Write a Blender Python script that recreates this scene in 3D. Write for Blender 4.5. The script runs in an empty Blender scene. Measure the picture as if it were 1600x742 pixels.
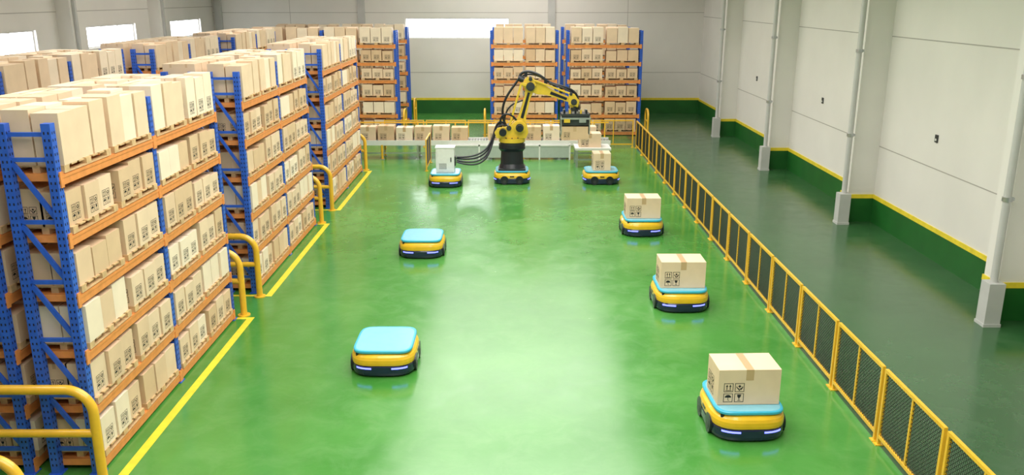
import bpy, math, random
from mathutils import Vector, Matrix
random.seed(7)
S = bpy.context.scene
COL = S.collection
S.view_settings.view_transform = 'Standard'

# ---------------------------------------------------------------- materials
def mat(name, col, rough=0.5, metal=0.0, noise=0.0, nscale=8.0, emit=None, estr=0.0, bump=0.0, coat=0.0):
    m = bpy.data.materials.new(name); m.use_nodes = True
    nt = m.node_tree; p = nt.nodes['Principled BSDF']
    p.inputs['Base Color'].default_value = (*col, 1)
    p.inputs['Roughness'].default_value = rough
    p.inputs['Metallic'].default_value = metal
    p.inputs['Coat Weight'].default_value = coat
    if noise > 0 or bump > 0:
        tc = nt.nodes.new('ShaderNodeTexCoord')
        n = nt.nodes.new('ShaderNodeTexNoise'); n.inputs['Scale'].default_value = nscale
        n.inputs['Detail'].default_value = 4
        nt.links.new(tc.outputs['Object'], n.inputs['Vector'])
        if noise > 0:
            r = nt.nodes.new('ShaderNodeValToRGB')
            r.color_ramp.elements[0].position = 0.3; r.color_ramp.elements[1].position = 0.7
            r.color_ramp.elements[0].color = (*[max(0, c*(1-noise)) for c in col], 1)
            r.color_ramp.elements[1].color = (*[min(1, c*(1+noise*0.6)) for c in col], 1)
            nt.links.new(n.outputs['Fac'], r.inputs['Fac'])
            nt.links.new(r.outputs['Color'], p.inputs['Base Color'])
        if bump > 0:
            b = nt.nodes.new('ShaderNodeBump'); b.inputs['Strength'].default_value = bump
            b.inputs['Distance'].default_value = 0.02
            nt.links.new(n.outputs['Fac'], b.inputs['Height'])
            nt.links.new(b.outputs['Normal'], p.inputs['Normal'])
    if emit:
        p.inputs['Emission Color'].default_value = (*emit, 1)
        p.inputs['Emission Strength'].default_value = estr
    return m

BLUE = mat('rack_blue_paint', (0.03, 0.12, 0.60), 0.4, noise=0.15)
ORANGE = mat('beam_orange_paint', (0.80, 0.29, 0.08), 0.45, noise=0.12)
DARK = mat('dark_hole', (0.01, 0.012, 0.03), 0.8)
CARD = [mat('cardboard_a', (0.74, 0.525, 0.345), 0.8, noise=0.06, nscale=3),
        mat('cardboard_b', (0.79, 0.59, 0.41), 0.8, noise=0.06, nscale=3),
        mat('cardboard_c', (0.68, 0.47, 0.29), 0.8, noise=0.06, nscale=3),
        mat('cardboard_pale', (0.86, 0.71, 0.55), 0.8, noise=0.05, nscale=3)]
TAPE = mat('packing_tape', (0.56, 0.37, 0.21), 0.35)
INK = mat('black_print', (0.015, 0.013, 0.012), 0.7)
WOOD = mat('pallet_wood', (0.66, 0.43, 0.22), 0.75, noise=0.2, nscale=12)
YEL = mat('safety_yellow_paint', (0.84, 0.47, 0.03), 0.35, noise=0.08, coat=0.3)
YELBOT = mat('vehicle_yellow_paint', (0.86, 0.50, 0.02), 0.28, noise=0.06, coat=0.5)
YELARM = mat('robot_yellow_paint', (0.74, 0.50, 0.04), 0.32, noise=0.08, coat=0.4)
BLACK = mat('black_plastic', (0.012, 0.014, 0.022), 0.3, noise=0.1)
NAVY = mat('navy_bumper_plastic', (0.012, 0.017, 0.055), 0.22, noise=0.1, coat=0.4)
DKGREY = mat('dark_grey_steel', (0.05, 0.055, 0.06), 0.4, metal=0.4, noise=0.1)
STEEL = mat('brushed_steel', (0.5, 0.52, 0.54), 0.35, metal=0.8, noise=0.1)
CYAN = mat('cyan_platform', (0.05, 0.44, 0.65), 0.3, noise=0.04)
CYANTOP = mat('cyan_platform_top', (0.24, 0.56, 0.69), 0.2, noise=0.05)
LED = mat('blue_led', (0.1, 0.1, 1.0), 0.3, emit=(0.13, 0.15, 1.0), estr=3.8)
WHITE = mat('white_enamel', (0.76, 0.76, 0.74), 0.4, noise=0.04)
WALLM = mat('white_wall_panel', (0.79, 0.765, 0.73), 0.6, noise=0.05, nscale=0.5)
SEAM = mat('wall_seam', (0.42, 0.40, 0.37), 0.8)
GREYCOL = mat('grey_column', (0.54, 0.54, 0.53), 0.5, noise=0.06, nscale=2)
DGREEN = mat('green_dado_paint', (0.012, 0.12, 0.018), 0.45, noise=0.15, nscale=1.5)
YLINE = mat('yellow_line_paint', (0.84, 0.66, 0.04), 0.4, noise=0.12, nscale=5)
WIRE = mat('dark_wire', (0.03, 0.035, 0.03), 0.5)
CEILM = mat('ceiling_panel', (0.78, 0.76, 0.73), 0.8, noise=0.03)
MESHGL = mat('smoke_panel', (0.45, 0.5, 0.47), 0.25, noise=0.05)

def floor_mat(name, c1, c2, c3, r0, r1_):
    m = bpy.data.materials.new(name); m.use_nodes = True
    nt = m.node_tree; p = nt.nodes['Principled BSDF']; L = nt.links.new
    tc = nt.nodes.new('ShaderNodeTexCoord')
    n1 = nt.nodes.new('ShaderNodeTexNoise'); n1.inputs['Scale'].default_value = 0.35; n1.inputs['Detail'].default_value = 8; n1.inputs['Roughness'].default_value = 0.65
    n2 = nt.nodes.new('ShaderNodeTexNoise'); n2.inputs['Scale'].default_value = 1.7; n2.inputs['Detail'].default_value = 10; n2.inputs['Roughness'].default_value = 0.7; n2.inputs['Distortion'].default_value = 0.6
    n3 = nt.nodes.new('ShaderNodeTexNoise'); n3.inputs['Scale'].default_value = 0.9; n3.inputs['Detail'].default_value = 3
    for n in (n1, n2, n3): L(tc.outputs['Object'], n.inputs['Vector'])
    r1 = nt.nodes.new('ShaderNodeValToRGB')
    r1.color_ramp.elements[0].position = 0.35; r1.color_ramp.elements[0].color = (*c1, 1)
    r1.color_ramp.elements[1].position = 0.68; r1.color_ramp.elements[1].color = (*c2, 1)
    L(n1.outputs['Fac'], r1.inputs['Fac'])
    r2 = nt.nodes.new('ShaderNodeValToRGB')
    r2.color_ramp.elements[0].position = 0.45; r2.color_ramp.elements[0].color = (0, 0, 0, 1)
    r2.color_ramp.elements[1].position = 0.78; r2.color_ramp.elements[1].color = (0.26, 0.26, 0.26, 1)
    L(n2.outputs['Fac'], r2.inputs['Fac'])
    mx = nt.nodes.new('ShaderNodeMix'); mx.data_type = 'RGBA'
    L(r2.outputs['Color'], mx.inputs['Factor']); L(r1.outputs['Color'], mx.inputs[6])
    mx.inputs[7].default_value = (*c3, 1)
    L(mx.outputs[2], p.inputs['Base Color'])
    mr = nt.nodes.new('ShaderNodeMapRange'); mr.inputs[1].default_value = 0.3; mr.inputs[2].default_value = 0.75
    mr.inputs[3].default_value = r0; mr.inputs[4].default_value = r1_
    L(n2.outputs['Fac'], mr.inputs[0]); L(mr.outputs[0], p.inputs['Roughness'])
    b = nt.nodes.new('ShaderNodeBump'); b.inputs['Strength'].default_value = 0.07; b.inputs['Distance'].default_value = 0.05
    L(n3.outputs['Fac'], b.inputs['Height']); L(b.outputs['Normal'], p.inputs['Normal'])
    p.inputs['Specular IOR Level'].default_value = 0.8
    return m
FLOORM = floor_mat('green_epoxy_floor', (0.040, 0.210, 0.027), (0.080, 0.290, 0.054), (0.20, 0.40, 0.15), 0.15, 0.29)
SHADEFLOORM = floor_mat('shaded_green_epoxy_floor', (0.025, 0.095, 0.030), (0.040, 0.130, 0.045), (0.11, 0.19, 0.11), 0.14, 0.28)  # same floor beyond the fence, with its shade painted in as darker green

# ---------------------------------------------------------------- mesh builder
class MB:
    def __init__(s): s.v = []; s.f = []; s.m = []; s.sm = []; s.mats = []
    def mi(s, m):
        if m not in s.mats: s.mats.append(m)
        return s.mats.index(m)
    def poly(s, pts, m, smooth=False):
        i = len(s.v); s.v += [tuple(p) for p in pts]
        s.f.append(tuple(range(i, i+len(pts)))); s.m.append(s.mi(m)); s.sm.append(smooth)
    def faces(s, verts, faces, m, smooth=False):
        i = len(s.v); s.v += [tuple(p) for p in verts]; k = s.mi(m)
        for f in faces:
            s.f.append(tuple(i+a for a in f)); s.m.append(k); s.sm.append(smooth)
    def bx(s, x0, x1, y0, y1, z0, z1, m):
        v = [(x0,y0,z0),(x1,y0,z0),(x1,y1,z0),(x0,y1,z0),(x0,y0,z1),(x1,y0,z1),(x1,y1,z1),(x0,y1,z1)]
        s.faces(v, [(0,3,2,1),(4,5,6,7),(0,1,5,4),(1,2,6,5),(2,3,7,6),(3,0,4,7)], m)
    def beam(s, p1, p2, w, h, m, up=(0,0,1)):
        p1 = Vector(p1); p2 = Vector(p2); d = (p2-p1).normalized(); u = Vector(up)
        if abs(d.dot(u)) > 0.98: u = Vector((1,0,0))
        a = d.cross(u).normalized()*w/2; b = a.cross(d).normalized()*h/2
        v = [p1-a-b, p1+a-b, p1+a+b, p1-a+b, p2-a-b, p2+a-b, p2+a+b, p2-a+b]
        s.faces(v, [(0,1,2,3),(4,7,6,5),(0,4,5,1),(1,5,6,2),(2,6,7,3),(3,7,4,0)], m)
    def cyl(s, p1, p2, r, m, n=16, r2=None, caps=True):
        p1 = Vector(p1); p2 = Vector(p2); r2 = r if r2 is None else r2
        d = (p2-p1).normalized(); u = Vector((0,0,1)) if abs(d.z) < 0.9 else Vector((1,0,0))
        a = d.cross(u).normalized(); b = d.cross(a).normalized()
        v = []
        for k in range(n):
            t = 2*math.pi*k/n; v.append(p1+(a*math.cos(t)+b*math.sin(t))*r)
        for k in range(n):
            t = 2*math.pi*k/n; v.append(p2+(a*math.cos(t)+b*math.sin(t))*r2)
        s.faces(v, [(k, (k+1)%n, n+(k+1)%n, n+k) for k in range(n)], m, True)
        if caps:
            s.poly([v[k] for k in reversed(range(n))], m); s.poly([v[n+k] for k in range(n)], m)
    def tube(s, path, r, m, n=10, caps=True):
        P = [Vector(p) for p in path]; rings = []; a = None
        for i, p in enumerate(P):
            d = (P[min(i+1, len(P)-1)]-P[max(i-1, 0)]).normalized()
            if a is None:
                u = Vector((0,0,1)) if abs(d.z) < 0.9 else Vector((0,1,0))
                a = d.cross(u).normalized()
            else: a = (a-d*a.dot(d)).normalized()
            b = d.cross(a)
            rings.append([p+(a*math.cos(2*math.pi*k/n)+b*math.sin(2*math.pi*k/n))*r for k in range(n)])
        v = [q for rg in rings for q in rg]
        s.faces(v, [(i*n+k, i*n+(k+1)%n, (i+1)*n+(k+1)%n, (i+1)*n+k) for i in range(len(P)-1) for k in range(n)], m, True)
        if caps:
            s.poly(list(reversed(rings[0])), m); s.poly(rings[-1], m)
    def prism(s, pts, y0, y1, m):  # pts in XZ
        n = len(pts)
        v = [(x, y0, z) for x, z in pts]+[(x, y1, z) for x, z in pts]
        s.faces(v, [(k, (k+1)%n, n+(k+1)%n, n+k) for k in range(n)]+[tuple(reversed(range(n))), tuple(range(n, 2*n))], m)
    def loft(s, secs, mats_, cap_top=True, cap_bot=True):
        n = len(secs[0])
        for i in range(len(secs)-1):
            v = list(secs[i])+list(secs[i+1])
            s.faces(v, [(k, (k+1)%n, n+(k+1)%n, n+k) for k in range(n)], mats_[i], True)
        if cap_bot: s.poly(list(reversed(secs[0])), mats_[0])
        if cap_top: s.poly(secs[-1], mats_[-1])
    def mesh(s, name):
        me = bpy.data.meshes.new(name); me.from_pydata(s.v, [], s.f)
        for m in s.mats: me.materials.append(m)
        me.polygons.foreach_set('material_index', s.m); me.polygons.foreach_set('use_smooth', s.sm)
        me.update(); return me
    def obj(s, name, loc=(0,0,0), rz=0, parent=None, bevel=0, segs=2):
        return place(name, s.mesh(name+'_mesh'), loc, rz, parent, bevel, segs)

def place(name, me, loc=(0,0,0), rz=0, parent=None, bevel=0, segs=2, scale=(1,1,1)):
    o = bpy.data.objects.new(name, me); COL.objects.link(o)
    o.location = loc; o.rotation_euler = (0, 0, rz); o.scale = scale
    if parent: o.parent = parent
    if bevel:
        b = o.modifiers.new('bevel', 'BEVEL'); b.width = bevel; b.segments = segs; b.limit_method = 'ANGLE'; b.angle_limit = math.radians(50)
    return o

# ---------------------------------------------------------------- printed handling symbols
def symbols(b, o, ux, uy, s):
    o = Vector(o); ux = Vector(ux); uy = Vector(uy)
    def P(x, y): return o+ux*(x*s)+uy*(y*s)
    def R(x0, y0, x1, y1): b.poly([P(x0,y0), P(x1,y0), P(x1,y1), P(x0,y1)], INK)
    def T(*pts): b.poly([P(x, y) for x, y in pts], INK)
    c = 0.46; w = 0.03
    for (x, y) in ((0,0), (0.54,0), (0,0.54), (0.54,0.54)):
        R(x, y, x+c, y+w); R(x, y+c-w, x+c, y+c); R(x, y+w, x+w, y+c-w); R(x+c-w, y+w, x+c, y+c-w)
    for ax in (0.15, 0.31):
        R(ax-0.02, 0.66, ax+0.02, 0.84); T((ax-0.06, 0.82), (ax+0.06, 0.82), (ax, 0.93))
    R(0.08, 0.60, 0.38, 0.635)
    T((0.77, 0.76), (0.85, 0.83), (0.77, 0.91), (0.69, 0.83))
    T((0.60, 0.80), (0.65, 0.72), (0.72, 0.66), (0.74, 0.60), (0.80, 0.60), (0.76, 0.71), (0.67, 0.76), (0.63, 0.84))
    T((0.94, 0.80), (0.91, 0.84), (0.87, 0.76), (0.78, 0.71), (0.82, 0.62), (0.90, 0.70))
    T(*[(0.23+0.16*math.cos(t), 0.24+0.15*math.sin(t)) for t in [math.pi*k/8 for k in range(9)]])
    R(0.215, 0.10, 0.245, 0.25); R(0.245, 0.085, 0.30, 0.11)
    T((0.67, 0.40), (0.69, 0.28), (0.755, 0.20), (0.785, 0.20), (0.85, 0.28), (0.87, 0.40))
    R(0.755, 0.10, 0.785, 0.22); R(0.69, 0.075, 0.85, 0.10)

# ---------------------------------------------------------------- racks
RH = 4.58; LV = [0.17, 0.93, 1.69, 2.45, 3.21, 3.97]; BL = 2.75; RD = 0.64
def frame(b, y):
    for px in (-0.055, -RD+0.055):
        b.bx(px-0.055, px+0.055, y-0.055, y+0.055, 0.012, RH, BLUE)
        b.bx(px-0.085, px+0.085, y-0.085, y+0.085, 0, 0.014, BLUE)
        z = 0.12
        while z < RH-0.05:
            for dx in (-0.025, 0.025):
                b.poly([(px+dx-0.009, y-0.0565, z), (px+dx+0.009, y-0.0565, z), (px+dx+0.009, y-0.0565, z+0.032), (px+dx-0.009, y-0.0565, z+0.032)], DARK)
                b.poly([(px+0.0565, y+dx-0.009, z), (px+0.0565, y+dx+0.009, z), (px+0.0565, y+dx+0.009, z+0.032), (px+0.0565, y+dx-0.009, z+0.032)], DARK)
            z += 0.085
    zs = [0.35+0.76*k for k in range(6)]+[4.45]
    for i, z in enumerate(zs):
        b.beam((-0.11, y, z), (-RD+0.11, y, z), 0.035, 0.05, BLUE)
        if i < len(zs)-2:
            xa, xb = (-0.10, -RD+0.10)
            b.beam((xb, y, zs[i+1]-0.03), (xa, y, z+0.03), 0.035, 0.055, BLUE)
def rack_mesh(nb):
    b = MB()
    for k in range(nb+1): frame(b, k*BL)
    for k in range(nb):
        y0 = k*BL+0.056; y1 = (k+1)*BL-0.056
        for z in LV:
            b.bx(-0.055, 0.008, y0, y1, z-0.135, z-0.012, ORANGE)
            b.bx(0.008, 0.016, y0, y1, z-0.05, z-0.012, ORANGE)
            b.bx(-RD-0.004, -RD+0.052, y0, y1, z-0.135, z-0.012, ORANGE)
            b.bx(-RD, 0.004, y0+0.01, y1-0.01, z-0.012, z, ORANGE)
            for yy in (y0, y1):
                s = 1 if yy == y0 else -1
                b.bx(0.0, 0.018, min(yy, yy-s*0.07), max(yy, yy-s*0.07), z-0.16, z+0.03, ORANGE)
            b.bx(-RD+0.11, -0.11, y0-0.01, y0+0.02, z-0.09, z, ORANGE)
            b.bx(-RD+0.11, -0.11, y1-0.02, y1+0.01, z-0.09, z, ORANGE)
            for j in range(1, 4):
                ym = y0+(y1-y0)*j/4
                b.bx(-RD+0.05, -0.05, ym-0.02, ym+0.02, z-0.05, z-0.012, ORANGE)
    return b.mesh('pallet_rack_mesh')
RACK2 = rack_mesh(2); RACK1 = rack_mesh(1)

def pallet(b, x0, x1, y0, y1, z):
    for j in range(3):
        x = x0+(x1-x0-0.09)*j/2
        b.bx(x, x+0.09, y0, y1, z, z+0.014, WOOD)
        for k in range(3):
            y = y0+(y1-y0-0.12)*k/2
            b.bx(x, x+0.09, y, y+0.12, z+0.014, z+0.072, WOOD)
    for k in range(7):
        y = y0+(y1-y0-0.13)*k/6
        b.bx(x0, x1, y, y+0.13, z+0.072, z+0.09, WOOD)

def load_mesh(seed):
    rnd = random.Random(seed); b = MB()
    for li, z in enumerate(LV):
        top = li == 5
        pool = [CARD[3], CARD[3], CARD[1]] if top else CARD
        for (ya, yb) in ((0.10, 1.32), (1.43, 2.65)):
            x0, x1 = -0.66, 0.02
            pallet(b, x0, x1, ya, yb, z)
            h0 = 0.66 if top else rnd.choice((0.42, 0.45, 0.47, 0.49))
            base = rnd.choice(pool)
            marks = rnd.random() < (0.35 if top else 0.72)
            for j in range(3):
                for i in range(2):
                    h = h0-(0.0 if rnd.random() < 0.75 else 0.04)
                    w = (x1-x0)/2; d = (yb-ya)/3; g = 0.006
                    ax = x0+i*w+g+rnd.uniform(-.004, .004); bxx = x0+(i+1)*w-g+rnd.uniform(-.004, .004)
                    ay = ya+j*d+g+0.006; by = ya+(j+1)*d-g-rnd.uniform(0, .012)
                    if i == 1:
                        sh = rnd.uniform(-0.025, 0.02); ax += sh-0.01; bxx += sh-0.01
                    m = base if rnd.random() < 0.6 else rnd.choice(pool)
                    z0 = z+0.09; z1 = z0+h
                    b.bx(ax, bxx, ay, by, z0, z1, m)
                    xm = (ax+bxx)/2
                    if rnd.random() < .3: b.bx(xm-0.022, xm+0.022, ay-0.001, by+0.001, z1-0.07, z1+0.0012, CARD[2] if top else TAPE)
                    if marks:
                        if i == 1: symbols(b, (bxx+0.0015, ay+0.09, z0+0.05), (0,1,0), (0,0,1), 0.20)
                        if j == 0: symbols(b, (ax+0.06, ay-0.0015, z0+0.05), (1,0,0), (0,0,1), 0.20)
    return b.mesh('carton_load_mesh')
LOADS = [load_mesh(k) for k in range(4)]
lk = 0
def rack(x, y, nb=2, rz=0, sy=1.0):
    global lk
    o = place('pallet_rack', RACK2 if nb == 2 else RACK1, (x, y, 0), rz, scale=(1, sy, 1))
    for k in range(nb):
        place('stacked_cartons', LOADS[lk % 4], (0, k*BL, 0), 0, parent=o); lk += 1
for yb in (2.3, 9.9, 16.95, 24.4):
    rack(-5.36, yb); rack(-6.24, yb)
for yb in (9.9, 16.95, 24.4, 31.6):
    rack(-10.05, yb); rack(-10.93, yb)
Rb = -math.pi/2
for yy in (38.0, 42.2):
    rack(-11.5, yy, 2, Rb, 6.4/5.5)
    rack(-0.9, yy, 1, Rb, 2.88/2.75)
    rack(2.45, yy, 1, Rb, 3.2/2.75)

# ---------------------------------------------------------------- guard rails
def arc(cx, cz, r, a0, a1, n=10):
    return [(cx+r*math.cos(math.radians(a0+(a1-a0)*k/n)), cz+r*math.sin(math.radians(a0+(a1-a0)*k/n))) for k in range(n+1)]
def guard_mesh(L=1.7, h=1.30, r=0.062):
    b = MB(); q = 0.32
    path = [(-L, 0.02), (-L, h-q)]+arc(-L+q, h-q, q, 180, 90)+arc(-q, h-q, q, 90, 0)+[(0, 0.02)]
    b.tube([(x, 0, z) for x, z in path], r, YEL, 14)
    b.cyl((-L, 0, 0.70), (0, 0, 0.70), r*0.85, YEL, 12)
    for x in (-L, 0):
        b.cyl((x, 0, 0), (x, 0, 0.02), 0.12, YEL, 16)
    return b.mesh('guard_rail_mesh')
GR = guard_mesh(); GRs = guard_mesh(0.8, 1.2, 0.045)
for y in (8.02, 9.66, 15.62, 16.7, 22.68, 24.1, 30.1):
    place('guard_rail', GR, (-5.24, y, 0))
place('guard_rail', GRs, (-4.75, 38.2, 0), math.pi/2)
place('guard_rail', GRs, (-4.75, 42.3, 0), math.pi/2)
place('guard_rail', GRs, (-1.2, 38.2, 0), math.pi/2)
place('guard_rail', GRs, (5.98, 38.2, 0), math.pi/2)

# ---------------------------------------------------------------- floor markings
b = MB()
def fl(x0, x1, y0, y1): b.poly([(x0,y0,0.003),(x1,y0,0.003),(x1,y1,0.003),(x0,y1,0.003)], YLINE)
for (y0, y1) in ((2.3, 8.35), (9.55, 15.5), (16.7, 22.6), (24.1, 29.95)):
    fl(-5.13, -5.00, y0, y1)
    fl(-7.2, -5.13, y0, y0+0.1); fl(-7.2, -5.13, y1-0.1, y1)
b.obj('floor_marking_lines')

# ---------------------------------------------------------------- safety fence
PL = 1.66; FH = 1.13
def fence_panel():
    b = MB(); t = 0.045; y0, y1 = 0.03, PL-0.03; z0, z1 = 0.13, FH
    for y in (y0, y1):
        b.bx(-t/2, t/2, y-t/2, y+t/2, 0.012, z1, YEL)
        b.bx(-0.06, 0.06, y-0.05, y+0.05, 0, 0.014, YEL)
    b.bx(-t/2, t/2, y0+t/2, y1-t/2, z1-t, z1, YEL); b.bx(-t/2, t/2, y0+t/2, y1-t/2, z0-t/2, z0+t/2, YEL)
    ym = (y0+y1)/2; b.bx(-0.016, 0.016, ym-0.018, ym+0.018, z0+t/2, z1-t, YEL)
    ya, yb, za, zb = y0+t/2, y1-t/2, z0+t/2, z1-t
    sp = 0.060; w = 0.006
    for sgn in (1, -1):
        c = -3.0
        while c < 3.5:
            pts = []
            for y in (ya, yb):
                z = sgn*y+c
                if za <= z <= zb: pts.append((y, z))
            for z in (za, zb):
                y = sgn*(z-c)
                if ya < y < yb: pts.append((y, z))
            if len(pts) >= 2:
                (a1, a2), (b1, b2) = pts[0], pts[1]
                if abs(a1-b1) > 0.02:
                    b.beam((0.004*sgn, a1, a2), (0.004*sgn, b1, b2), w, w, WIRE, up=(1,0,0))
            c += sp
    return b.mesh('fence_panel_mesh')
FP = fence_panel()
def fence(name, panels):
    e = bpy.data.objects.new(name, None); COL.objects.link(e); e.location = (panels[0][0], panels[0][1], 0)
    for i, (x, y, r) in enumerate(panels):
        place('panel_%d' % (i+1), FP, (x-panels[0][0], y-panels[0][1], 0), r, parent=e)
fence('safety_fence', [(5.1, 9.0+1.72*k, 0) for k in range(-3, 15)])
fence('safety_fence', [(5.0-1.72*k, 34.9, math.pi/2) for k in range(0, 6)])
fence('safety_fence', [(-3.05, 29.9, 0)])

# ---------------------------------------------------------------- automated guided vehicles
def sup(a, c, z, n=3.3, N=64):
    out = []
    for k in range(N):
        t = 2*math.pi*k/N; ct, st = math.cos(t), math.sin(t)
        out.append((a*math.copysign(abs(ct)**(2/n), ct), c*math.copysign(abs(st)**(2/n), st), z))
    return out
AW, AL = 0.54, 0.61
def agv_meshes():
    b = MB()
    b.loft([sup(AW-0.05, AL-0.05, 0.015), sup(AW-0.012, AL-0.012, 0.035), sup(AW, AL, 0.08), sup(AW, AL, 0.18), sup(AW-0.012, AL-0.012, 0.205)], [NAVY]*4)
    body = [(0.02, 0.20), (0.004, 0.212), (0.0, 0.25), (0.002, 0.30), (0.018, 0.345), (0.05, 0.375), (0.10, 0.39), (0.12, 0.392)]
    b.loft([sup(AW-i, AL-i, z, 3.5) for i, z in body], [YELBOT]*7)
    for sg in (1, -1):
        for (t0, t1, z0, z1, m, off, n) in ((-82, -50, 0.150, 0.178, LED, 0.005, 3.3), (-130, -98, 0.150, 0.178, LED, 0.005, 3.3)):
            pts = []
            for k in range(11):
                t = math.radians(t0+(t1-t0)*k/10)*sg; ct, st = math.cos(t), math.sin(t)
                x = (AW+off)*math.copysign(abs(ct)**(2/n), ct); y = (AL+off)*math.copysign(abs(st)**(2/n), st)
                pts.append((x, y))
            for (xa, ya), (xb, yb) in zip(pts[:-1], pts[1:]):
                q = [(xa, ya, z0), (xb, yb, z0), (xb, yb, z1), (xa, ya, z1)]
                b.poly(q if sg == 1 else q[::-1], m, True)
    for sx in (1, -1):
        for y in (-0.25, 0.25):
            b.cyl((sx*(AW-0.08), y, 0.16), (sx*(AW+0.001), y, 0.16), 0.130, BLACK, 28)
            b.cyl((sx*(AW-0.08), y, 0.105), (sx*(AW+0.004), y, 0.105), 0.105, BLACK, 28)
            b.cyl((sx*(AW+0.004), y, 0.105), (sx*(AW+0.008), y, 0.105), 0.055, DKGREY, 20)
        b.bx(min(sx*(AW-.04), sx*(AW+.004)), max(sx*(AW-.04), sx*(AW+.004)), -0.07, 0.07, 0.25, 0.29, BLACK)
    for y in (-0.45, 0.45):
        b.cyl((-0.12, y, 0.04), (0.12, y, 0.04), 0.04, DKGREY, 16)
    for x, y in ((-0.40, -0.47), (0.40, 0.47)):
        b.cyl((x, y, 0.33), (x, y, 0.392), 0.03, BLACK, 16)
    p = MB()
    p.loft([sup(0.44, 0.50, 0.385, 5.5), sup(0.48, 0.54, 0.395, 5.5), sup(0.49, 0.55, 0.408, 5.5), sup(0.49, 0.55, 0.435, 5.5), sup(0.48, 0.54, 0.447, 5.5)], [CYAN]*4, cap_top=False)
    p.loft([sup(0.48, 0.54, 0.447, 5.5), sup(0.455, 0.515, 0.447, 5.5), sup(0.45, 0.51, 0.440, 5.5)], [CYAN, CYANTOP], cap_bot=False)
    return b.mesh('agv_body_mesh'), p.mesh('agv_platform_mesh')
AB, AP = agv_meshes()
def agv(x, y, rz=0):
    o = place('automated_guided_vehicle', AB, (x, y, 0), rz)
    place('lift_platform', AP, (0,0,0), 0, parent=o)
    return o
AGV = [(3.33, 11.26, 0.03), (3.38, 16.3, 0), (3.42, 21.8, 0), (2.98, 28.1, math.pi/2), (0.0, 28.15, math.pi/2), (-2.19, 27.7, 0), (-2.17, 19.9, 0), (-2.13, 13.37, 0)]
for a in AGV: agv(*a)

def carton(name, w, d, h, loc, rz=0, symsize=0.29, m=None, parent=None):
    b = MB(); m = m or CARD[1]
    b.bx(-w/2, w/2, -d/2, d/2, 0, h, m)
    o1 = 0.0015
    tw = 0.055
    b.bx(-tw, tw, -d/2-o1, d/2+o1, h-0.001, h+o1, TAPE)
    b.poly([(-tw, -d/2-o1, h-0.16), (tw, -d/2-o1, h-0.16), (tw, -d/2-o1, h+o1), (-tw, -d/2-o1, h+o1)], TAPE)
    b.poly([(tw, d/2+o1, h-0.16), (-tw, d/2+o1, h-0.16), (-tw, d/2+o1, h+o1), (tw, d/2+o1, h+o1)], TAPE)
    symbols(b, (-w/2+0.08, -d/2-o1, 0.04), (1,0,0), (0,0,1), symsize)
    symbols(b, (w/2-0.08, d/2+o1, 0.04), (-1,0,0), (0,0,1), symsize)
    s2 = min(symsize, d*0.5)
    symbols(b, (w/2+o1, -d/2+0.06, 0.04), (0,1,0), (0,0,1), s2)
    symbols(b, (-w/2-o1, d/2-0.06, 0.04), (0,-1,0), (0,0,1), s2)
    return b.obj(name, loc, rz, parent)
BZ = 0.447
carton('cardboard_box', 0.88, 0.58, 0.53, (3.33, 11.24, BZ), 0.03)
carton('cardboard_box', 0.88, 0.58, 0.53, (3.38, 16.25, BZ))
carton('cardboard_box', 0.88, 0.58, 0.53, (3.42, 21.75, BZ))
carton('cardboard_box', 0.58, 0.62, 0.56, (2.98, 28.1, BZ), 0, 0.28)

# ---------------------------------------------------------------- control cabinet on vehicle
b = MB()
b.bx(-0.30, 0.30, -0.25, 0.25, 0, 0.80, WHITE)
b.bx(-0.32, 0.32, -0.27, 0.27, 0.80, 0.83, WHITE)
b.bx(-0.26, 0.26, -0.262, -0.25, 0.05, 0.76, WHITE)
b.bx(0.18, 0.21, -0.28, -0.262, 0.36, 0.50, BLACK)
for k in range(5): b.bx(-0.2, 0.05, -0.266, -0.262, 0.12+0.04*k, 0.135+0.04*k, DKGREY)
b.bx(0.30, 0.34, -0.15, 0.15, 0.2, 0.5, DKGREY)
b.obj('control_cabinet', (-2.19, 27.7, BZ), 0, bevel=0.01)

# ---------------------------------------------------------------- robot arm
def bez(p0, p1, p2, p3, n=20):
    P = [Vector(p) for p in (p0, p1, p2, p3)]; out = []
    for k in range(n+1):
        t = k/n; out.append(P[0]*(1-t)**3+P[1]*3*t*(1-t)**2+P[2]*3*t*t*(1-t)+P[3]*t**3)
    return out
b = MB()
OCT = ((-1,-.6),(-.6,-1),(.6,-1),(1,-.6),(1,.6),(.6,1),(-.6,1),(-1,.6))
b.bx(-0.45, 0.45, -0.42, 0.42, 0, 0.06, DKGREY)
b.loft([[(x*0.42, y*0.40, 0.06) for x, y in OCT], [(x*0.38, y*0.36, 0.20) for x, y in OCT],
        [(x*0.36, y*0.34, 0.62) for x, y in OCT], [(x*0.44, y*0.42, 0.72) for x, y in OCT]], [BLACK]*3)
b.cyl((0,0,0.72), (0,0,0.84), 0.44, BLACK, 32)
b.cyl((0,0,0.84), (0,0,0.92), 0.40, DKGREY, 32)
b.cyl((0,0,0.92), (0,0,1.06), 0.44, YELARM, 32)
for k in range(12):
    t = k*math.pi/6; b.cyl((0.39*math.cos(t), 0.39*math.sin(t), 1.06), (0.39*math.cos(t), 0.39*math.sin(t), 1.09), 0.022, DKGREY, 8)
body = MB()
yoke = [(-0.50,1.06),(0.46,1.06),(0.54,1.25),(0.48,1.50),(0.34,1.66),(0.12,1.64),(-0.06,1.46),(-0.48,1.40),(-0.58,1.25)]
body.prism(yoke, -0.30, -0.17, YELARM); body.prism(yoke, 0.17, 0.30, YELARM)
body.bx(-0.48, -0.05, -0.17, 0.17, 1.06, 1.36, YELARM)
body.bx(-0.05, 0.45, -0.17, 0.17, 1.06, 1.18, YELARM)
SX, SZ, EX, EZ = 0.25, 1.42, 0.60, 2.72
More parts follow.
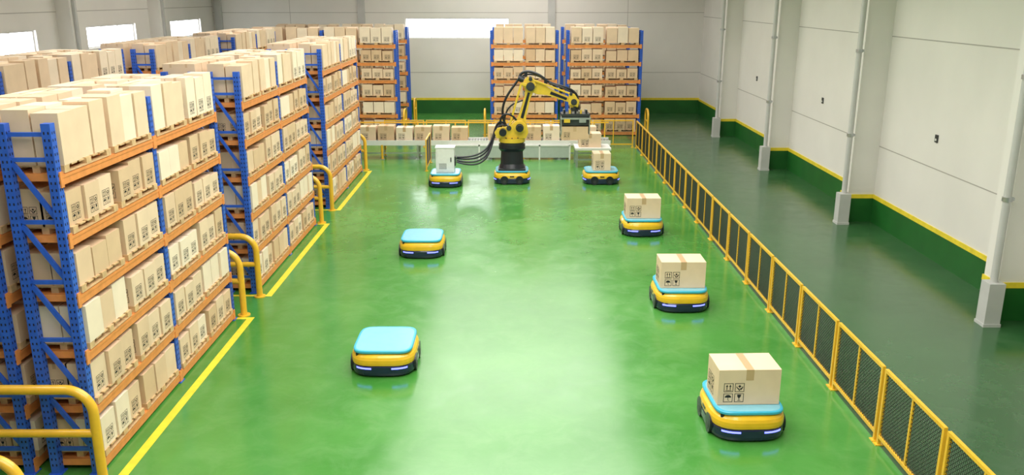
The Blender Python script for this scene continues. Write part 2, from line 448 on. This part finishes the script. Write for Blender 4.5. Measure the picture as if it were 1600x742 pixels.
def arm(pts_w, y0, y1, A, B, m=YELARM):
    A = Vector(A); B = Vector(B); D = (B-A); dn = D.normalized(); nn = Vector((dn.z, 0, -dn.x))
    left = []; right = []
    for t, w in pts_w:
        c = A+D*t; left.append((c-nn*w/2)); right.append((c+nn*w/2))
    pts = [(p.x, p.z) for p in left]+[(p.x, p.z) for p in reversed(right)]
    body.prism(pts[::-1], y0, y1, m)
arm([(-0.10,0.26),(0.0,0.36),(0.12,0.34),(0.30,0.24),(0.75,0.20),(0.92,0.28),(1.0,0.32),(1.08,0.22)], -0.13, 0.13, (SX,0,SZ), (EX,0,EZ))
arm([(0.22,0.10),(0.86,0.08)], -0.145, -0.13, (SX,0,SZ), (EX,0,EZ), BLACK)
WX, WZ = 2.02, 2.24
arm([(-0.16,0.24),(-0.08,0.36),(0.02,0.40),(0.22,0.40),(0.30,0.32),(0.42,0.22),(0.88,0.15),(0.97,0.20),(1.05,0.15)], -0.12, 0.12, (EX,0,EZ+0.06), (WX,0,WZ))
arm([(0.46,0.10),(0.84,0.08)], -0.135, -0.12, (EX,0,EZ+0.06), (WX,0,WZ), BLACK)
body.prism([(0.40,2.68),(0.80,2.76),(0.70,3.00),(0.48,3.04)], -0.20, -0.15, YELARM)
body.prism([(0.40,2.68),(0.80,2.76),(0.70,3.00),(0.48,3.04)], 0.15, 0.20, YELARM)
body.beam((0.60,-0.18,2.98), (1.92,-0.18,2.50), 0.045, 0.055, YELARM)
body.beam((-0.10,-0.22,1.40), (0.30,-0.22,2.84), 0.045, 0.07, YELARM)
body.beam((0.30,-0.22,2.84), (0.60,-0.22,2.74), 0.05, 0.09, YELARM)
body.prism([(1.84,2.16),(2.16,2.08),(2.20,2.26),(2.04,2.50),(1.86,2.54)], -0.22, -0.17, YELARM)
body.prism([(1.90,2.05),(2.20,2.05),(2.20,2.30),(2.05,2.38),(1.90,2.30)], -0.12, 0.12, YELARM)
for (x, z, r, l) in ((SX, SZ, 0.19, 0.36), (EX, EZ+0.02, 0.14, 0.26), (WX, WZ, 0.10, 0.25), (0.60, 2.98, 0.06, 0.24), (1.92, 2.50, 0.05, 0.24), (-0.10, 1.40, 0.08, 0.34)):
    b.cyl((x, -l, z), (x, l, z), r, DKGREY if r < 0.16 else YELARM, 24)
    b.cyl((x, -l-0.03, z), (x, -l, z), r*0.7, DKGREY, 20); b.cyl((x, l, z), (x, l+0.03, z), r*0.7, DKGREY, 20)
b.cyl((-0.30, -0.30, 1.28), (-0.30, -0.52, 1.28), 0.12, BLACK, 20)
b.cyl((SX, -0.39, SZ), (SX, -0.58, SZ), 0.11, BLACK, 20)
b.cyl((0.38, 0, 2.92), (0.20, 0, 3.00), 0.10, BLACK, 18)
b.cyl((2.06, 0, 2.08), (2.06, 0, 1.93), 0.13, DKGREY, 20)
b.cyl((2.06, 0, 1.93), (2.06, 0, 1.86), 0.19, STEEL, 24)
b.bx(1.62, 2.54, -0.30, 0.30, 1.78, 1.86, DKGREY)
b.bx(1.66, 2.50, -0.26, 0.26, 1.48, 1.78, DKGREY)
b.bx(1.58, 2.58, -0.32, -0.27, 1.68, 1.74, STEEL)
for x in (1.60, 2.53):
    b.bx(x, x+0.03, -0.28, 0.28, 1.18, 1.80, STEEL)
    b.bx(x-0.01, x+0.04, -0.20, -0.14, 1.30, 1.84, BLACK); b.bx(x-0.01, x+0.04, 0.14, 0.20, 1.30, 1.84, BLACK)
for k in range(5):
    b.cyl((1.72+k*0.18, -0.18, 1.86), (1.72+k*0.18, -0.18, 1.98), 0.035, YELARM if k % 2 else BLACK, 12)
    b.cyl((1.72+k*0.18, 0.16, 1.86), (1.72+k*0.18, 0.16, 1.96), 0.04, STEEL, 12)
b.bx(1.70, 1.90, -0.33, -0.26, 1.58, 1.70, YELARM); b.bx(2.2, 2.42, -0.33, -0.26, 1.58, 1.70, STEEL)
b.tube(bez((-0.15,0.05,1.35),(-0.6,0.0,2.1),(0.0,0.0,2.6),(0.24,0,3.0)), 0.04, BLACK, 8)
b.tube(bez((0.24,0,3.0),(0.30,0,3.32),(0.75,0,3.24),(1.1,0,2.93)), 0.045, BLACK, 8)
b.tube(bez((1.1,0,2.93),(1.5,0,2.65),(2.35,0,2.80),(2.15,0.05,1.95)), 0.04, BLACK, 8)
b.tube(bez((0.26,0.1,2.95),(0.38,0.1,3.20),(0.9,0.1,3.2),(1.5,0.12,2.62)), 0.03, BLACK, 8)
b.tube(bez((1.2,-0.1,2.85),(1.6,-0.1,2.66),(2.2,-0.15,2.66),(2.2,-0.15,1.98)), 0.025, BLACK, 8)
b.tube(bez((-0.35,-0.1,1.40),(-0.5,-0.25,1.9),(-0.05,-0.25,2.0),(0.15,-0.2,1.62)), 0.035, BLACK, 8)
b.tube(bez((-0.25,-0.1,1.36),(-0.3,-0.25,2.2),(0.15,-0.2,2.2),(0.35,-0.16,2.3)), 0.028, BLACK, 8)
for (x, z) in ((0.45, 3.14), (1.1, 2.86), (1.6, 2.62)):
    b.bx(x-0.05, x+0.05, -0.07, 0.14, z-0.10, z+0.06, BLACK)
ro = b.obj('industrial_robot_arm', (0, 28.15, 0.447), 0)
body.obj('arm_castings', parent=ro, bevel=0.025, segs=3)
carton('held_carton', 0.88, 0.5, 0.42, (2.065, 0, 1.02), 0, 0.2, CARD[2], parent=ro)
h = MB()
for i, (dy, dz) in enumerate(((0,0), (0.08,0.05), (-0.06,-0.04), (0.03,0.1))):
    h.tube(bez((-1.82,-0.43+dy,0.353+dz), (-0.9,-0.55+dy,0.153+dz*3), (-0.75,-0.25+dy,0.553+dz*2), (-0.6,-0.15+dy,1.103+dz), 24), 0.03, BLACK, 8)
    h.tube(bez((-0.6,-0.15+dy,1.103+dz), (-0.5,-0.10+dy,1.503+dz), (-0.35,-0.15+dy,1.60+dz), (-0.2,-0.10+dy,1.433), 12), 0.03, BLACK, 8)
h.obj('cable_hoses', parent=ro)

# ---------------------------------------------------------------- conveyor
b = MB(); CX0, CX1, CY0, CY1, CZ = -6.6, 3.75, 32.2, 32.9, 0.70
b.bx(CX0, CX1, CY0-0.04, CY0, CZ-0.16, CZ+0.03, WHITE); b.bx(CX0, CX1, CY1, CY1+0.04, CZ-0.16, CZ+0.03, WHITE)
x = CX0+0.08
while x < CX1-0.02:
    b.cyl((x, CY0, CZ-0.035), (x, CY1, CZ-0.035), 0.035, STEEL, 10); x += 0.11
x = CX0+0.3; k = 0
while x < CX1:
    for y in (CY0-0.02, CY1+0.02):
        b.bx(x-0.035, x+0.035, y-0.03, y+0.03, 0.02, CZ-0.14, YEL if k % 2 else STEEL); b.bx(x-0.08, x+0.08, y-0.07, y+0.07, 0, 0.02, STEEL)
    b.bx(x-0.025, x+0.025, CY0, CY1, 0.2, 0.25, STEEL)
    x += 1.35; k += 1
b.bx(CX0, CX1, CY0-0.035, CY0-0.005, 0.22, 0.27, STEEL)
b.bx(-2.4, 2.2, CY0-0.09, CY0-0.06, 0.08, 0.52, MESHGL)
for x in (-2.4, -1.25, -0.1, 1.05, 2.2): b.bx(x-0.03, x+0.03, CY0-0.11, CY0-0.05, 0, 0.60, WHITE)
b.bx(-2.4, 2.2, CY0-0.11, CY0-0.05, 0.52, 0.57, WHITE)
b.bx(CX0, CX1, CY1+0.05, CY1+0.08, 1.28, 1.33, YEL)
for k in range(8):
    x = CX0+0.05+k*1.45; b.bx(x-0.025, x+0.025, CY1+0.05, CY1+0.08, 0.0, 1.28, YEL)
cv = b.obj('roller_conveyor')
x = -6.2; k = 0
while x < 3.4:
    if not (-1.3 < x < -0.95):
        carton('carton', 0.62, 0.55, 0.50+0.03*(k % 3), (x, 32.55, CZ), 0, 0.24, CARD[k % 4], parent=cv)
    x += 0.70; k += 1
b = MB()
b.bx(2.3, 3.6, 30.6, 31.6, 0.62, 0.70, WHITE)
for x in (2.36, 3.54):
    for y in (30.66, 31.54): b.bx(x-0.04, x+0.04, y-0.04, y+0.04, 0, 0.62, STEEL)
b.bx(2.3, 3.6, 30.6, 30.64, 0.25, 0.31, STEEL)
tt = b.obj('transfer_table')
carton('carton', 0.8, 0.6, 0.5, (2.85, 31.1, 0.70), 0, 0.26, parent=tt)

# ---------------------------------------------------------------- room
XL, XR, YF, YB, ZC = -15.5, 9.95, -6.0, 45.6, 9.0
b = MB(); b.bx(XL-0.3, 5.1, YF-0.3, YB+0.3, -0.2, 0, FLOORM); b.bx(5.1, XR+0.3, YF-0.3, YB+0.3, -0.2, 0, SHADEFLOORM); b.obj('floor')
b = MB(); b.bx(XL-0.3, XR+0.3, YF-0.3, YB+0.3, ZC, ZC+0.2, CEILM); b.obj('ceiling')
b = MB(); wx0, wx1, wz0, wz1 = -5.55, -0.15, 3.90, 4.93
b.bx(XL-0.3, wx0, YB, YB+0.3, 0, ZC, WALLM); b.bx(wx1, XR+0.3, YB, YB+0.3, 0, ZC, WALLM)
b.bx(wx0, wx1, YB, YB+0.3, 0, wz0, WALLM); b.bx(wx0, wx1, YB, YB+0.3, wz1, ZC, WALLM)
for x in (-15.2, -7.8, 2.05): b.bx(x-0.18, x+0.18, YB-0.12, YB, 0.0, ZC, GREYCOL)
for z in (2.15, 5.2, 7.2): b.bx(XL, XR, YB-0.006, YB, z-0.012, z+0.012, SEAM)
for x in (-11.5, 6.0): b.bx(x-0.01, x+0.01, YB-0.006, YB, 0.8, ZC, SEAM)
b.obj('wall_back')
b = MB(); b.bx(XL, XR, YB-0.02, YB, 0, 0.70, DGREEN)
for x in (-15.2, -7.8, 2.05): b.bx(x-0.19, x+0.19, YB-0.135, YB-0.115, 0, 0.70, DGREEN)
b.obj('baseboard_back')
b = MB(); b.bx(XL, XR, YB-0.025, YB, 0.70, 0.82, YLINE)
for x in (-15.2, -7.8, 2.05): b.bx(x-0.19, x+0.19, YB-0.14, YB-0.115, 0.70, 0.82, YLINE)
b.obj('trim_1')
def winframe(name, axis, a0, a1, z0, z1, c, nm):
    b = MB()
    def seg(p0, p1, q0, q1):
        if axis == 'x': b.bx(p0, p1, c, c+0.06, q0, q1, WHITE)
        else: b.bx(c-0.06, c, p0, p1, q0, q1, WHITE)
    seg(a0, a1, z0, z0+0.05); seg(a0, a1, z1-0.05, z1); seg(a0, a0+0.05, z0+0.05, z1-0.05); seg(a1-0.05, a1, z0+0.05, z1-0.05)
    for k in range(1, nm):
        p = a0+(a1-a0)*k/nm; seg(p-0.02, p+0.02, z0+0.05, z1-0.05)
    b.obj(name)
winframe('window_1', 'x', wx0, wx1, wz0, wz1, YB+0.1, 4)
b = MB(); wins = [(16.6, 20.8), (24.3, 28.5), (31.9, 36.1), (39.8, 43.7)]; lz0, lz1 = 4.15, 4.95
ys = [YF-0.3]+[v for w in wins for v in w]+[YB+0.3]
for i in range(0, len(ys), 2): b.bx(XL-0.3, XL, ys[i], ys[i+1], 0, ZC, WALLM)
for w in wins:
    b.bx(XL-0.3, XL, w[0], w[1], 0, lz0, WALLM); b.bx(XL-0.3, XL, w[0], w[1], lz1, ZC, WALLM)
for y in (7.6, 15.1, 22.5, 30.1, 37.7): b.bx(XL, XL+0.5, y-0.2, y+0.2, 0, ZC, WALLM); b.bx(XL+0.5, XL+0.6, y-0.06, y+0.06, 0, ZC, GREYCOL)
for z in (5.5, 7.2): b.bx(XL, XL+0.006, YF, YB, z-0.012, z+0.012, SEAM)
b.obj('wall_left')
for i, w in enumerate(wins): winframe('window_%d' % (i+2), 'y', w[0], w[1], lz0, lz1, XL-0.1, 3)
b = MB(); b.bx(XL, XL+0.02, YF, YB, 0, 0.70, DGREEN); b.obj('baseboard_left')
PY = [0.4, 7.9, 15.35, 22.85, 30.35, 37.85]; PX = 9.25
b = MB(); b.bx(XR, XR+0.3, YF-0.3, YB+0.3, 0, ZC, WALLM)
for y in PY: b.bx(PX, XR, y, y+0.5, 0, ZC, WALLM)
for z in (2.1, 5.0, 7.4):
    for y0, y1 in zip([YF]+[p+0.5 for p in PY], PY+[YB]): b.bx(XR-0.006, XR, y0, y1, z-0.012, z+0.012, SEAM)
b.obj('wall_right')
def strip(name, z0, z1, m, t):
    b = MB()
    for y0, y1 in zip([YF]+[p+0.5 for p in PY], PY+[YB]): b.bx(XR-t, XR, y0, y1, z0, z1, m)
    for y in PY: b.bx(PX-t, XR-t, y-t, y, z0, z1, m); b.bx(PX-t, PX, y, y+0.5, z0, z1, m); b.bx(PX-t, XR-t, y+0.5, y+0.5+t, z0, z1, m)
    b.obj(name)
strip('baseboard_right', 0, 0.66, DGREEN, 0.02); strip('trim_2', 0.66, 0.77, YLINE, 0.025)
b = MB(); b.bx(XL-0.3, XR+0.3, YF-0.3, YF, 0, ZC, WALLM); b.obj('wall_front')
cm = MB()
cm.bx(-0.16, 0.14, -0.17, 0.13, 0, 0.85, GREYCOL)
cm.bx(-0.175, 0.155, -0.185, 0.145, 0.0, 0.06, GREYCOL)
cm.cyl((0, 0, 0.85), (0, 0, ZC-0.02), 0.07, GREYCOL, 16)
for z in (2.4, 4.6, 6.8): cm.cyl((0, 0, z), (0, 0, z+0.08), 0.09, STEEL, 16); cm.bx(0.0, 0.12, -0.03, 0.12, z+0.01, z+0.07, STEEL)
CM = cm.mesh('post_mesh')
for y in PY: place('steel_post', CM, (9.05, y-0.19, 0))
ob = MB(); ob.bx(-0.03, 0, -0.06, 0.06, -0.09, 0.09, DKGREY); ob.bx(-0.036, -0.03, -0.03, 0.03, -0.05, 0.0, WHITE)
OB = ob.mesh('outlet_mesh')
for y in (12.2, 19.8, 27.4, 35.0): place('wall_outlet', OB, (XR, y, 2.8))

# ---------------------------------------------------------------- lights
def area(x, y, z, sx, sy, power, col=(1, 0.965, 0.92), rot=(0,0,0), spread=180):
    l = bpy.data.lights.new('ceiling_lamp_light', 'AREA'); l.shape = 'RECTANGLE'; l.size = sx; l.size_y = sy
    l.energy = power; l.color = col; l.spread = math.radians(spread)
    o = bpy.data.objects.new('ceiling_lamp', l); COL.objects.link(o); o.location = (x, y, z); o.rotation_euler = rot
for y, p in ((4, 1000), (13, 950), (22, 850), (31, 850), (40, 600)):
    area(0.2, y, 8.9, 8.0, 7.4, p, spread=165)
for y in (10, 22, 34):
    area(-9.0, y, 8.9, 2.0, 6.0, 330)
w = bpy.data.worlds.new('sky_world'); S.world = w; w.use_nodes = True
w.node_tree.nodes['Background'].inputs['Color'].default_value = (0.95, 0.97, 1.0, 1)
w.node_tree.nodes['Background'].inputs['Strength'].default_value = 7.0

# ---------------------------------------------------------------- camera
c = bpy.data.cameras.new('camera'); co = bpy.data.objects.new('camera', c); COL.objects.link(co)
co.location = (0, 0, 6); co.rotation_euler = (math.radians(90-15.8), 0, 0)
c.sensor_width = 36; c.lens = 29.93; c.clip_end = 200
S.camera = co
